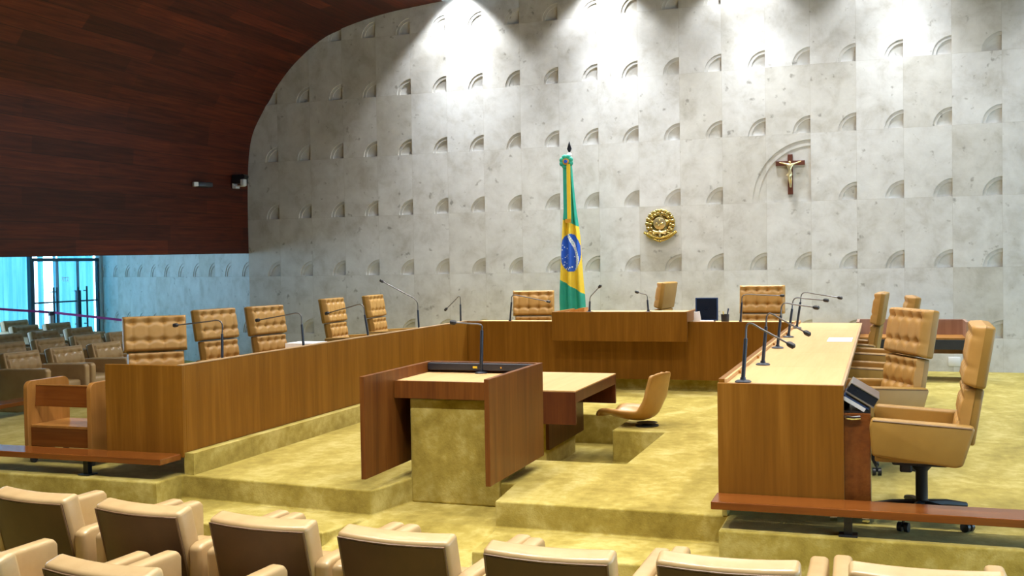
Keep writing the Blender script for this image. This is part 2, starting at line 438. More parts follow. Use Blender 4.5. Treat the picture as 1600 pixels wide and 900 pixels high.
# ------------------------------------------------------------------ glazing
GX = -15.62
gy = lambda u, dx=0.0: at(u, 450, X=GX + dx).y
def glaze(name, X, y0, y1, z0, z1, posts, side):
    bm = bmesh.new()
    for y in posts: add_box(bm, X - .04, X + .04, y - .03, y + .03, z0, z1)
    add_box(bm, X - .04, X + .04, y0, y1, z1 - .06, z1); add_box(bm, X - .04, X + .04, y0, y1, z0, z0 + .05)
    w = struct(obj(name, bm, 'frame'))
    struct(obj('pane', box(X - .006, X + .006, y0, y1, z0 + .05, z1 - .06), 'glass', w))
    return w
struct(obj('wall_daylight_block', box(GX - .1, GX + .05, -4, 9.6, -.15, 2.6), 'dark_plaster'))  # unseen solid stretch added to keep daylight off the gallery chairs
w1 = glaze('window_1', GX, 9.6, gy(49), -.15, 2.6, [9.65, 10.8, 12.9, 14.7, gy(49) - .03], 1)
# glass door: frame, fixed light, two leaves with bar handles and a mid rail
bm = bmesh.new(); D0, D1 = gy(50.5), gy(152)
for u, k in ((51, .02), (90, .007), (122, .007), (152, .02)): add_box(bm, GX - .03, GX + .03, gy(u) - k, gy(u) + k, -.15, 1.78)
add_box(bm, GX - .03, GX + .03, gy(122) - .05, gy(122) + .05, .35, 1.14)
add_box(bm, GX - .04, GX + .04, D0, D1 + .02, 1.735, 1.80)
add_box(bm, GX - .02, GX + .02, D0, D1, .905, .935)
d1 = struct(obj('door_1', bm, 'frame'))
struct(obj('pane', box(GX - .006, GX + .006, D0, D1, -.13, 1.735), 'glass', d1))
struct(obj('pane', box(GX - .006, GX + .006, D0, D1 + .1, 1.80, 2.6), 'glass', d1))
for y in (gy(116), gy(130), gy(78), gy(83)):
    bm = bmesh.new(); add_tube(bm, [(GX + .09, y, .36), (GX + .09, y, 1.22)], .018, 8)
    for z in (.45, 1.13): add_tube(bm, [(GX + .005, y, z), (GX + .09, y, z)], .012, 6)
    struct(obj('door_handle', bm, 'frame', d1))
bm = bmesh.new()
p = at(101, 436, X=GX)
text_into(bm, 'STF', .13, Matrix.Translation((GX + .012, p.y, p.z - .05)) @ Matrix(((0, 0, 1, 0), (-1, 0, 0, 0), (0, 1, 0, 0), (0, 0, 0, 1))))
struct(obj('lettering', bm, 'f_white', d1))
bm = bmesh.new(); add_box(bm, GX - .05, GX + .05, D1 + .03, D1 + .14, -.15, 2.6); struct(obj('trim_2', bm, 'white_plastic'))
# sheer pleated blinds hanging outside the glass
def blind(y0, y1, label):
    bm = bmesh.new(); n = max(4, int((y1 - y0) / .055)); a = []
    for k in range(n + 1):
        y = y0 + (y1 - y0) * k / n; x = GX - .25 - (.03 if k % 2 else 0)
        a.append((bm.verts.new((x, y, -.15)), bm.verts.new((x, y, 2.58))))
    for p, q in zip(a, a[1:]): bm.faces.new((p[0], q[0], q[1], p[1]))
    return tag(obj('pleated_blind', bm, 'blind'), label, 'blind', 'sheer blue blinds along the glass wall')
by = lambda u: gy(u, -.27)
blind(14.3, by(48.5), 'wide sheer blue pleated blind left of the glass door')
blind(by(58), by(67), 'narrow sheer blue blind strip between the two white gaps of the glass door')
blind(by(83), by(87), 'thinnest sheer blue blind strip right of the broad white gap in the glass door')
blind(by(89.5), by(145), 'sheer blue pleated blind behind the glass door leaves with bar handles')
bm = bmesh.new()
for y in (-3.9, -1, 2, 5, 8, 11, 14, 15.2): add_box(bm, 7.6, 7.68, y - .04, y + .04, 0, 2.9)
w2 = struct(obj('window_2', bm, 'frame')); struct(obj('pane', box(7.635, 7.645, -4, 15.28, 0, 2.9), 'glass', w2))

# ------------------------------------------------------------------ judges' benches
t = thing('judges_bench', 'long left wooden judges bench running back along the gallery side', 'bench desk', (-5.34, 9.5, 0), 0, 'benches of the court')
L = lambda x0, x1, y0, y1, z0, z1: (x0 + 5.34, x1 + 5.34, y0 - 9.5, y1 - 9.5, z0, z1)
obj('front_panel', box(*L(-5.02, -4.98, 6.702, 12.46, .165, .825), .003), 'bench_wood', t)
obj('end_panel', box(*L(-5.69, -4.98, 6.66, 6.70, .13, .825), .003), 'bench_wood', t)
obj('desk_surface', box(*L(-5.69, -5.022, 6.702, 12.47, .70, .725), .003), 'maple', t)
obj('edge_strip', box(*L(-5.022, -4.978, 6.66, 12.47, .8255, .832)), 'edge_wood', t)
bm = bmesh.new(); add_box(bm, *L(-4.985, -4.90, 6.672, 12.46, 0, .163)); add_box(bm, *L(-5.55, -4.986, 8.0, 12.5, 0, .163))
obj('plinth', bm, 'carpet', t)

t = thing('judges_bench', 'long right wooden judges bench with five bent microphones on its pale top', 'bench desk', (-.58, 9.4, 0), 0, 'benches of the court')
L = lambda x0, x1, y0, y1, z0, z1: (x0 + .58, x1 + .58, y0 - 9.4, y1 - 9.4, z0, z1)
obj('front_panel', box(*L(-.935, -.90, 6.402, 12.55, .165, .84), .002), 'bench_wood', t)
obj('end_panel', box(*L(-.937, -.215, 6.36, 6.40, .12, .818), .002), 'bench_wood', t)
bm = bmesh.new()
for a, b_ in ((6.402, 7.45), (7.455, 8.6), (8.605, 9.9), (9.905, 11.2), (11.205, 12.5)): add_box(bm, *L(-.898, -.23, a, b_, .79, .815), .002)
obj('desk_surface', bm, 'maple', t)
obj('edge_strip', box(*L(-.229, -.213, 6.40, 12.5, .785, .816)), 'edge_wood', t)
obj('lip', box(*L(-.899, -.885, 6.402, 12.55, .8152, .84)), 'maple', t)
for y in (6.95, 8.02, 9.25, 10.55, 11.85): obj('cable_clip', box(*L(-.886, -.87, y, y + .03, .8152, .835)), 'honey_wood', t)
bm = bmesh.new(); add_box(bm, *L(-.93, -.90, 6.45, 12.45, 0, .163)); add_box(bm, *L(-.899, -.70, 7.9, 12.45, 0, .163))
obj('plinth', bm, 'carpet', t)
obj('modesty_panel', box(*L(-.75, -.72, 6.402, 12.5, .165, .785)), 'bench_wood', t)

t = thing('judges_bench', 'rear wooden judges bench facing the room with a raised centre panel', 'bench desk', (-2.95, 12.8, 0), 0, 'benches of the court')
L = lambda x0, x1, y0, y1, z0, z1: (x0 + 2.95, x1 + 2.95, y0 - 12.8, y1 - 12.8, z0, z1)
obj('front_panel', box(*L(-5.02, -.94, 12.461, 12.51, .135, .825)), 'bench_wood', t)
obj('desk_surface', box(*L(-5.02, -.94, 12.512, 13.15, .77, .80), .003), 'maple', t)
obj('plinth', box(*L(-4.9, -1.0, 12.55, 13.0, 0, .133)), 'carpet', t)
bm = bmesh.new()
add_box(bm, *L(-3.80, -2.15, 12.28, 12.32, .60, .952), .003); add_box(bm, *L(-3.80, -3.765, 12.322, 13.2, .83, .952), .002); add_box(bm, *L(-2.185, -2.15, 12.322, 13.2, .83, .952), .002)
obj('raised_panel', bm, 'bench_wood', t)
obj('raised_surface', box(*L(-3.763, -2.187, 12.322, 13.2, .90, .925)), 'maple', t)

# seam lines of veneer are in the material; planks on low feet in front of the benches
def plank(name, label, x0, x1, y0, y1, feet, mat):
    cx, cy = (x0 + x1) / 2, (y0 + y1) / 2
    t = thing(name, label, 'plank', (cx, cy, 0), 0, 'low planks round the dais')
    obj('board', box(x0 - cx, x1 - cx, y0 - cy, y1 - cy, .115, .16, .004), mat, t)
    for fx, fy in feet:
        bm = bmesh.new(); add_box(bm, fx - cx - .022, fx - cx + .022, fy - cy - .022, fy - cy + .022, .008, .115); add_box(bm, fx - cx - .05, fx - cx + .05, fy - cy - .05, fy - cy + .05, 0, .008)
        obj('foot', bm, 'black', t)
plank('low_plank', 'polished reddish low plank crossing in front of the right bench', -.945, 4.0, 6.105, 6.352, [(-.19, 6.17), (1.6, 6.17), (3.4, 6.17)], 'plank_wood')
plank('low_plank', 'polished reddish low plank below the left bench and book cart', -8.98, -5.0, 6.41, 6.655, [(-5.72, 6.48), (-7.4, 6.48), (-8.7, 6.48)], 'plank_wood')
plank('low_plank', 'bluish shining low plank before the gallery seats at the left edge', -8.98, -8.72, 7.1, 13.5, [(-8.85, 7.4), (-8.85, 9.4), (-8.85, 11.4), (-8.85, 13.2)], 'plank_wood_side')

# ------------------------------------------------------------------ microphones
def mic(base, bend, head, label, group, r=.011, pole=.72, base_r=.05, mid=None):
    base, bend, head = Vector(base), Vector(bend), Vector(head)
    t = thing('gooseneck_microphone', label, 'microphone', base, 0, group)
    b2 = bend - base; h2 = head - base
    obj('base', add_lathe(bmesh.new(), [(base_r, 0), (base_r, .006), (base_r * .8, .012), (.018, .016), (.016, .03)], n=24), 'mic', t, True)
    top = b2 * pole + Vector((0, 0, 0))
    obj('stem', add_tube(bmesh.new(), [(0, 0, .012), top], [r, r * .92], 10), 'mic', t, True)
    pts = [top, top * .3 + b2 * .7 if mid is None else b2 * .92, b2 + (h2 - b2) * .10 + Vector((0, 0, .0)), b2 + (h2 - b2) * .35, b2 + (h2 - b2) * .7, h2]
    if mid: pts[3:5] = [Vector(mid) - base]
    P = smoothpath(pts, 6)
    obj('gooseneck', add_tube(bmesh.new(), P, r * .48, 8), 'goose', t, True)
    d = (h2 - P[-4]).normalized()
    obj('capsule', add_tube(bmesh.new(), [h2 - d * .012, h2, h2 + d * .012, h2 + d * .035, h2 + d * .043], [r * .6, r * 1.35, r * 1.5, r * 1.4, r * .5], 10), 'black', t, True)
    return t
data = [((1161, 597), (1167, 502), (1232, 537), 'bent microphone nearest the camera on the right bench'),
        ((1192, 570), (1199, 487), (1258, 519), 'bent microphone second from the near end of the right bench'),
        ((1215, 544), (1222, 473), (1272, 480), 'bent microphone in the middle of the right bench'),
        ((1232, 527), (1240, 465), (1288, 469), 'bent microphone fourth from the near end of the right bench'),
        ((1245, 513), (1253, 456), (1310, 465), 'bent microphone farthest along the right bench')]
for (b0, b1, h0, lb) in data:
    b = at(*b0, Z=.816)
    mic(b, at(*b1, Y=b.y), at(*h0, Y=b.y - .02), lb, 'microphones of the right bench', .0125)
data = [((347, 562), (347, 500), (277, 508), 'bent microphone before the big front view chair of the left bench', None),
        ((475, 544), (470, 488), (405, 500), 'bent microphone second from the near end of the left bench', None),
        ((577, 528), (567, 474), (513, 489), 'bent microphone pointing across the two narrow chairs on the left bench', None),
        ((655, 516), (652, 469), (598, 440), 'microphone with its neck raised high above the left bench', None),
        ((720, 507), (719, 461), (698, 482), 'short bent microphone at the far end of the left bench', None)]
for (b0, b1, h0, lb, md) in data:
    b = at(*b0, X=-5.10); b.z = .726
    mic(b, at(*b1, Y=b.y), at(*h0, Y=b.y), lb, 'microphones of the left bench', .012)
data = [((797, 503), (800, 460), (855, 471), .801, 'bent microphone crossing the left chair of the rear bench'),
        ((921, 490), (922, 464), (936, 449), .926, 'left upright microphone on the raised panel, leaning right'),
        ((1013, 490), (1011, 461), (997, 457), .926, 'right upright microphone on the raised panel, leaning left'),
        ((1157, 503), (1160, 460), (1220, 462), .801, 'bent microphone crossing the right chair of the rear bench')]
for (b0, b1, h0, z, lb) in data:
    b = at(*b0, Y=12.7); b.z = z
    mic(b, at(*b1, Y=12.7), at(*h0, Y=12.7), lb, 'microphones of the rear bench', .0125)

# ------------------------------------------------------------------ lectern
LX, LY = -2.92, 7.05
t = thing('lectern', 'dark red wooden lectern with open front on a carpeted pedestal', 'lectern', (LX, LY, 0))
obj('side_panel', box(-.475, -.44, -.57, .60, .085, .795, .003), 'lectern_wood', t)
obj('side_panel', box(.44, .475, -.57, .60, .085, .795, .003), 'lectern_wood', t)
obj('back_panel', box(-.438, .438, .565, .60, .20, .795, .003), 'lectern_wood', t)
obj('desk_board', box(-.439, .439, -.08, .563, .695, .715), 'maple', t)
obj('apron', box(-.439, .439, -.105, -.082, .59, .717, .002), 'lectern_wood', t)
bm = bmesh.new(); add_box(bm, -.436, .436, .50, .563, .735, .788, .004)
bb = obj('light_bar', bm, 'dark_metal', t)
obj('button', box(-.055, -.02, .494, .501, .752, .768), 'f_yellow', bb); obj('button', box(.17, .18, .494, .501, .755, .765), 'orange', bb)
obj('pedestal', box(-.335, .36, -.062, .50, -.174, .588, .015, 3), 'carpet', t)
b = at(752, 583, Z=.716)
mic(b, at(753, 507, Y=b.y), at(711, 504, Y=b.y), 'thick black gooseneck microphone standing on the lectern', None, .0135, .88)

# ------------------------------------------------------------------ clerk's table in the well
t = thing('clerk_table', 'pale topped dark table standing in the sunken well behind the lectern', 'table', (-2.95, 9.42, -.3))
L = lambda x0, x1, y0, y1, z0, z1: (x0 + 2.95, x1 + 2.95, y0 - 9.42, y1 - 9.42, z0 + .3, z1 + .3)
obj('tabletop', box(*L(-3.44, -2.49, 8.70, 10.16, .438, .45), .002), 'maple', t)
obj('end_panel', box(*L(-3.44, -2.49, 8.70, 8.73, .155, .437), .002), 'table_wood', t)
obj('end_panel', box(*L(-3.44, -2.49, 10.13, 10.16, .155, .437), .002), 'table_wood', t)
obj('apron', box(*L(-2.515, -2.49, 8.731, 10.129, .345, .437), .002), 'table_wood', t)
obj('apron', box(*L(-3.44, -3.415, 8.731, 10.129, .345, .437), .002), 'table_wood', t)
p = at(912, 672, Y=10.1); q = at(862, 690, Y=8.95)
obj('support_panel', box(*L(p.x - .03, p.x, 8.95, 10.1, p.z, .436)), 'table_wood', t)
obj('pedestal', box(*L(-3.25, min(q.x, p.x - .031), 8.95, 9.9, -.299, .436)), 'carpet', t)

# moulded shell chair
def shell_chair():
    t = thing('shell_chair', 'tan moulded shell chair facing the pale table in the well', 'chair', (-2.16, 9.80, 0), PI / 2 - R(16))
    # side profile (y forward, z up)
    pf = smoothpath([(0, .34, .075), (0, .31, .088), (0, .22, .070), (0, .08, .052), (0, -.05, .058), (0, -.13, .105), (0, -.17, .20), (0, -.195, .32), (0, -.225, .44), (0, -.245, .51)], 4)
    n = len(pf); bm = bmesh.new(); G = []
    for k, p in enumerate(pf):
        s = k / (n - 1)
        w = .23 * (1 - max(0, .22 - s) * .6) * (1 - .40 * max(0, s - .6) ** 1.0)
        if s > .93: w *= math.sqrt(max(.15, 1 - ((s - .93) / .075) ** 2))
        r_ = []
        for i in range(13):
            u = i / 6 - 1
            lift = .075 * abs(u) ** 3 * math.sin(min(1, max(0, s * 1.35)) * PI) + .02 * u * u
            q = pf[min(k + 1, n - 1)] - pf[max(k - 1, 0)]
            nrm = Vector((0, -q.z, q.y)).normalized()
            if nrm.z < 0 and s < .5: nrm = -nrm
            if s >= .5 and nrm.y < 0: nrm = -nrm
            r_.append(bm.verts.new(Vector((u * w, p.y, p.z)) + nrm * lift))
        G.append(r_)
    for a, b in zip(G, G[1:]):
        for i in range(12): bm.faces.new((a[i], a[i + 1], b[i + 1], b[i]))
    s = obj('shell', bm, 'shell', t, True); md = s.modifiers.new('thickness', 'SOLIDIFY'); md.thickness = .028; md.offset = -1
    obj('swivel_base', add_lathe(bmesh.new(), [(.11, .0), (.11, .012), (.05, .018), (.05, .028), (.10, .034)], (0, -.06, 0)), 'black', t, True)
    return t
shell_chair()

# ------------------------------------------------------------------ executive chairs
def exec_chair():
    t = thing('executive_chair', 'x', 'chair', (0, 0, 0), 0, 'tan swivel armchairs of the judges')
    obj('column', add_lathe(bmesh.new(), [(.045, .085), (.045, .12), (.034, .13), (.034, .30), (.06, .33), (.06, .36)]), 'black', t, True)
    for k in range(5):
        a = 2 * PI * k / 5 + .3; d = Vector((math.cos(a), math.sin(a), 0))
        l = obj('leg', add_tube(bmesh.new(), [d * .03 + Vector((0, 0, .10)), d * .16 + Vector((0, 0, .095)), d * .30 + Vector((0, 0, .075))], [.03, .026, .017], 8), 'black', t, True)
        bm = bmesh.new(); s = Vector((-d.y, d.x, 0)); c = d * .30 + Vector((0, 0, .028))
        for q in (-1, 1): add_tube(bm, [c + s * q * .008, c + s * q * .03], .028, 12)
        add_tube(bm, [c, c + Vector((0, 0, .05))], .008, 6)
        obj('caster', bm, 'black', l, True)
    bm = bmesh.new(); add_box(bm, -.12, .12, -.14, .16, .345, .385, .01); add_tube(bm, [(.05, .12, .36), (.26, .14, .36)], .008, 6); add_box(bm, -.04, .04, .05, .12, .29, .35, .01)
    obj('tilt_mechanism', bm, 'black', t)
    side = [(.262, .43), (.275, .60), (.262, .645), (-.262, .618), (-.278, .60), (-.215, .395), (-.18, .382)]
    for s in (-1, 1):
        bm = bmesh.new(); add_prism(bm, side, s * .262, s * .335, 'x', .016, 3)
        ar = obj('armrest', bm, 'tan_arm', t, True)
        obj('piping', add_tube(bmesh.new(), [(s * .333, .255, .632), (s * .334, 0, .618), (s * .333, -.262, .604)], .005, 6), 'piping', ar, True)
    obj('seat_pan', box(-.26, .26, -.2, .25, .385, .43, .012), 'tan_arm', t, True)
    o_ = obj('seat_cushion', pad_bm(.515, .50, .075, 4, 4, 0, 36, 32), 'tan', t, True, (0, .265, .43)); o_.rotation_euler = (R(90), 0, 0)
    o_.scale = (1, 1, 1)
    tilt = R(9.5)
    # back: outer shell, lower tufted pad, upper tufted pad
    def back(name, mat, bm): return obj(name, bm, mat, t, True, (0, -.245, .40), (tilt, 0, 0))
    bm = bmesh.new(); add_box(bm, -.25, .25, -.015, .045, .10, .42, .015, 3); add_box(bm, -.285, .285, -.018, .05, .425, .775, .018, 3)
    back('back_shell', 'tan_arm', bm)
    bm = pad_bm(.51, .40, .065, 4, 3, .0, 44, 34, .022, .022)
    for v in bm.verts: v.co += Vector((0, .03, .02))
    back('backrest', 'tan', bm)
    bm = pad_bm(.57, .35, .070, 4, 2, .0, 48, 30, .024, .026, .62)
    for v in bm.verts: v.co += Vector((0, .035, .425))
    back('headrest', 'tan', bm)
    return t
PROTO = exec_chair(); first = [True]
def place_exec(top, face, label, dz=0, tall=1):
    """top: where the middle of the upper back edge stands; face: heading the sitter looks along"""
    o = PROTO if first[0] else copy_tree(PROTO); first[0] = False
    off = -.39
    rz = R(face) - PI / 2
    o.rotation_euler = (0, 0, rz)
    o.location = (top[0] - off * math.cos(R(face)), top[1] - off * math.sin(R(face)), dz)
    o.scale = (1, 1, tall); o['label'] = label
    return o
place_exec(at(240, 495, Z=1.105), -46, 'tan tufted swivel armchair at the near end of the left bench, turned to face us', 0, .953)
place_exec(at(327, 484, Z=1.105), -10, 'tan tufted swivel armchair second from the near end of the left bench', 0, .953)
place_exec(at(406, 479, Z=1.105), -8, 'tan tufted swivel armchair third from the near end of the left bench', 0, .953)
place_exec(at(511, 467, Z=1.105), 2, 'narrow looking tan armchair fourth along the left bench', 0, .953)
place_exec(at(576, 462, Z=1.105), 4, 'tan armchair farthest along the left bench, beside the raised microphone', 0, .953)
p = at(834, 457, Y=13.9); place_exec(p, -76, 'tan tufted armchair left of the flag, behind the rear bench')
p = at(1050, 443, Y=13.95); place_exec(p, 174, 'tan armchair turned sideways behind the raised panel of the rear bench', .10)
p = at(1192, 449, Y=13.9); place_exec(p, -92, 'tan tufted armchair beside the dark monitor, behind the rear bench', 0, 1.04)
place_exec((.60, 6.60, 0), 178, 'large tan armchair at the near end of the right bench, seen from its side')
place_exec(at(1440, 484, Z=1.16), 205, 'tan tufted armchair second along the right bench, turned towards us')
place_exec((.33, 10.12, 0), 184, 'tan armchair mostly hidden behind the second chair of the right bench', 0, .92)
place_exec(at(1437, 464, Z=1.16), 182, 'tan armchair with only its back top showing behind the second right chair')
place_exec(at(1388, 458, Z=1.16), 176, 'narrow tan armchair farthest along the right bench, seen from its side')

# ------------------------------------------------------------------ things at the right bench
t = thing('drawer_pedestal', 'reddish wooden drawer pedestal on casters under the right bench end', 'cabinet', (-.17, 6.63, 0))
obj('body', box(-.16, .10, -.19, .24, .075, .65, .004), 'plank_wood_side', t)
bm = bmesh.new(); add_box(bm, -.05, .095, -.205, -.19, .09, .63); bm2 = obj('door', bm, 'plank_wood_side', t)
obj('handle', add_tube(bmesh.new(), [(-.045, -.212, .628), (.0, -.22, .625), (.045, -.212, .628)], .012, 8), 'chrome', bm2, True)
for x in (-.11, .07):
    for y in (-.15, .19):
        bm = bmesh.new(); add_tube(bm, [(x - .02, y, .028), (x + .02, y, .028)], .028, 12); add_box(bm, x - .025, x + .025, y - .02, y + .02, .05, .074, .006)
        obj('caster', bm, 'chrome', t, True)
t = thing('slanted_screen', 'dark slanted screen over pale keyboard on the drawer pedestal', 'screen', (-.13, 6.62, .652))
R_ = (0, R(31), 0)
obj('base', box(-.15, .06, -.17, .17, .0, .008), 'black', t)
def slab(name, x0, x1, z0, z1, mt, y0=-.17, y1=.15, par=t): return obj(name, box(x0, x1, y0, y1, z0, z1, .002), mt, par, False, None if par is not t else (-.03, 0, .06), R_ if par is t else None)
sc_ = slab('screen', -.07, .105, .036, .088, 'screen')
slab('frame_edge', -.07, .107, .0885, .094, 'steel', -.175, .15, sc_); slab('frame_edge', -.07, .107, .026, .0355, 'steel', -.175, .15, sc_)
slab('tray', -.07, .09, .004, .012, 'bezel', -.172)
slab('keyboard', -.065, .075, -.020, .0035, 'white_plastic', -.172)
obj('stand', box(-.14, -.06, .02, .12, .008, .05), 'black', t)
p = at(1318, 531, Z=.816)
tag(obj('paper_sheet', box(-.105, .105, -.24, .24, 0, .004), 'white_paper', None, False, (p.x - .03, p.y, .8155)), 'white sheet of paper lying on the far part of the right bench', 'paper')
p = at(405, 548, X=-5.2)
tag(obj('paper_sheet', box(-.15, .15, -.14, .14, 0, .098), 'white_paper', None, False, (-5.25, 8.95, .726)), 'white paper stack on the left bench between second and third microphones', 'paper')

# monitor, pen holder, papers on the rear bench
t = thing('monitor', 'dark flat monitor standing on the rear bench right of the raised panel', 'monitor', (-2.0, 12.78, .80))
obj('stand', box(-.09, .09, -.02, .12, 0, .012), 'black', t); obj('neck', box(-.02, .02, .03, .06, .012, .12), 'black', t)
bz = obj('bezel', box(-.135, .135, 0, .03, .02, .30, .004), 'bezel', t, False, None, (R(-6), 0, R(4)))
obj('screen', box(-.118, .118, -.003, 0, .042, .285), 'screen', bz)
t = thing('pen_holder', 'small black pen holder beside the monitor on the rear bench', 'pen holder', (-1.775, 12.75, .80))
obj('cup', add_lathe(bmesh.new(), [(.045, 0), (.05, .10), (.046, .10), (.042, .01)], n=16), 'black', t, True)
for a, b_, mt in ((.02, .03, 'mic'), (-.015, .0, 'f_yellow'), (.03, -.02, 'bezel')):
    obj('pen', add_tube(bmesh.new(), [(a * .5, b_ * .5, .01), (a * 1.6, b_ * 1.4, .17 if mt != 'f_yellow' else .135)], .006, 6), mt, t)
tag(obj('paper_stack', box(-.05, .05, -.1, .1, 0, .13, .004), 'white_paper', None, False, (-2.14 + .03, 12.86, .80), (0, R(-10), 0)), 'upright white papers between raised panel and monitor', 'paper')
tag(obj('paper_stack', box(-.08, .08, -.03, .03, 0, .03, .002), 'white_paper', None, False, (-1.985, 12.69, .80)), 'small flat paper pad lying before the monitor', 'paper')
tag(obj('open_folder', add_prism(bmesh.new(), [(-.10, 0), (.10, 0), (.10, .055), (.05, .05), (-.08, .018)], -.1, .1, 'y'), 'honey_wood', None, False, (-3.62, 12.85, .926)), 'brown open folder on the raised panel before the flag', 'folder')

# desk by the wall behind the right bench
t = thing('side_desk', 'pinkish brown wooden side desk by the wall behind the right chairs', 'desk', (.25, 14.3, 0))
obj('back_panel', box(-.56, .75, .3, .335, .30, .742, .003), 'rosy_wood', t)
obj('side_panel', box(-.56, -.525, -.3, .298, 0, .742, .003), 'rosy_wood', t)
obj('side_panel', box(.715, .75, -.3, .298, 0, .742, .003), 'rosy_wood', t)
obj('desk_surface', box(-.523, .713, -.28, .298, .52, .545, .002), 'honey_wood', t)
obj('drawer_front', box(-.523, .713, -.3, -.282, .40, .52, .002), 'dark_metal', t)

# ------------------------------------------------------------------ book cart at the left
t = thing('book_cart', 'honey coloured wooden book cart on casters beside the left bench end', 'cart', (-6.17, 6.95, 0))
def cart_side(x0, x1):
    y0, y1, z0, z1, r = -.22, .25, .085, .665, .06
    pts = [(y0, z0), (y1, z0)] + [(y1 - r + r * math.cos(a * PI / 12), z1 - r + r * math.sin(a * PI / 12)) for a in range(0, 7)] + [(y0 + r - r * math.sin(a * PI / 12), z1 - r + r * math.cos(a * PI / 12)) for a in range(0, 7)]
    return add_prism(bmesh.new(), pts, x0, x1, 'x', .004)
sp = obj('side_panel', cart_side(-.395, -.355), 'honey_wood', t)
sp2 = obj('side_panel', cart_side(.235, .275), 'honey_wood', t)
obj('slot_pull', box(.2755, .277, -.05, .12, .60, .615), 'black', sp2)
obj('rail', box(-.353, .233, -.19, -.165, .44, .606, .003), 'plank_wood', t, False, None, (R(-6), 0, 0))
obj('rail_highlight', box(-.353, .233, -.192, -.163, .6065, .617, .002), 'honey_wood', t, False, None, (R(-6), 0, 0))  # paler strip paints the lit highlight along the rail's top edge
obj('shelf', box(-.353, .233, -.19, .22, .29, .31, .002), 'honey_wood', t)
obj('lower_rail', box(-.353, .233, -.19, -.17, .14, .289, .002), 'plank_wood', t)
for x in (-.35, .23):
    for y in (-.17, .19):
        bm = bmesh.new(); add_tube(bm, [(x - .012, y, .03), (x + .012, y, .03)], .03, 12); add_box(bm, x - .018, x + .018, y - .018, y + .018, .05, .085, .004)
        obj('caster', bm, 'dark_metal', t, True)

# ------------------------------------------------------------------ auditorium chairs
def aud_chair():
    t = thing('auditorium_chair', 'x', 'chair', (0, 0, 0), 0, None)
    bm = bmesh.new(); add_box(bm, -.2, .2, -.12, .3, 0, .14, .01); obj('base', bm, 'black', t)
    prof = [(-.30, .06), (.40, .06), (.42, .10), (.42, .55), (.395, .58), (-.27, .565), (-.32, .545)]
    for s in (-1, 1):
        bm = bmesh.new(); add_prism(bm, prof, s * .270, s * .352, 'x', .02, 3)
        obj('armrest', bm, 'audience', t, True)
    obj('seat_cushion', box(-.268, .268, -.2, .37, .16, .40, .04, 4), 'audience', t, True)
    # reclined back: thick, gently curved; local frame tilted
    a = R(14); pos = (0, -.265, .16); h = .575
    nx, tk, dish = 20, .105, .026
    def slab(w, y0, y1, z0, z1, bev, seg):
        bm = bmesh.new()
        bmesh.ops.create_grid(bm, x_segments=1, y_segments=1, size=.5); bm.clear()
        G = {}
        for i in range(nx + 1):
            x = (i / nx - .5) * w; c = dish * ((2 * x / w) ** 2)
            for q, (y, z) in enumerate(((y0, z0), (y1, z0), (y1, z1), (y0, z1))): G[i, q] = bm.verts.new((x, y + c, z))
        for i in range(nx):
            for q in range(4): bm.faces.new((G[i, q], G[i + 1, q], G[i + 1, (q + 1) % 4], G[i, (q + 1) % 4]))
        bm.faces.new([G[0, q] for q in range(4)]); bm.faces.new([G[nx, q] for q in range(4)])
        bmesh.ops.recalc_face_normals(bm, faces=bm.faces); bm.normal_update()
        if bev:
            bm.edges.ensure_lookup_table()
            es = [e for e in bm.edges if len(e.link_faces) == 2 and e.calc_face_angle(0) > .9]
            bmesh.ops.bevel(bm, geom=es, offset=bev, segments=seg, affect='EDGES', profile=.5)
        return bm
    bk = obj('backrest', slab(.56, -.002, tk, .0, h, .022, 3), 'audience', t, True, pos, (a, 0, 0))
    obj('back_panel', slab(.535, -.010, -.001, .0, h - .022, 0, 1), 'shaded_back', bk, True)
    bm = pad_bm(.51, .42, .03, 4, 3, dish, 30, 24, .04, .016)
    for v in bm.verts: v.co += Vector((0, tk - .004, .14))
    obj('tufted_pad', bm, 'audience', bk, True)
    bm = bmesh.new()
    pts = [(x * .265, -.008 + dish * (x * .265 / .28) ** 2, h - .016) for x in (-1, -.5, 0, .5, 1)]
    add_tube(bm, [(-.268, -.004 + dish * .9, .02)] + [Vector(p) for p in pts] + [(.268, -.004 + dish * .9, .02)], .005, 6)
    obj('piping', bm, 'piping', bk, True)
    return t
AP = aud_chair(); afirst = [True]
def place_aud(x, y, z, rz, label, group):
    o = AP if afirst[0] else copy_tree(AP); afirst[0] = False
    o.location = (x, y, z); o.rotation_euler = (0, 0, rz); o['label'] = label; o['group'] = group
    return o
# the back's upper rear edge stands .40 m behind the chair's origin
row = [(-5.02, 4.46, -7), (-4.29, 4.37, -7), (-3.52, 4.285, -6), (-2.77, 4.20, -4.5), (-2.045, 4.135, -4), (-1.31, 4.06, -1.5), (-.585, 4.105, 0), (.15, 4.16, 1)]
names = ['front row chair at the left edge of the photo, only its corner showing', 'front row chair second from the left end, below the low plank and cart', 'front row chair below the left bench end, its shaded brown back towards us',
         'front row chair below the left carpet step, its shaded brown back towards us', 'front row chair below the lectern, its shaded brown back towards us', 'front row chair below the right carpet step, its shaded brown back towards us',
         'front row chair below the right bench end, its shaded brown back towards us', 'front row chair at the right, its shaded brown back nearly out of the photo']
for (x, y, a), nm in zip(row, names):
    if x < -5: continue
    rz = R(a)
    place_aud(x - math.sin(rz) * .40, y + math.cos(rz) * .405, -.36, rz, 'tan ' + nm, 'front row of audience chairs')
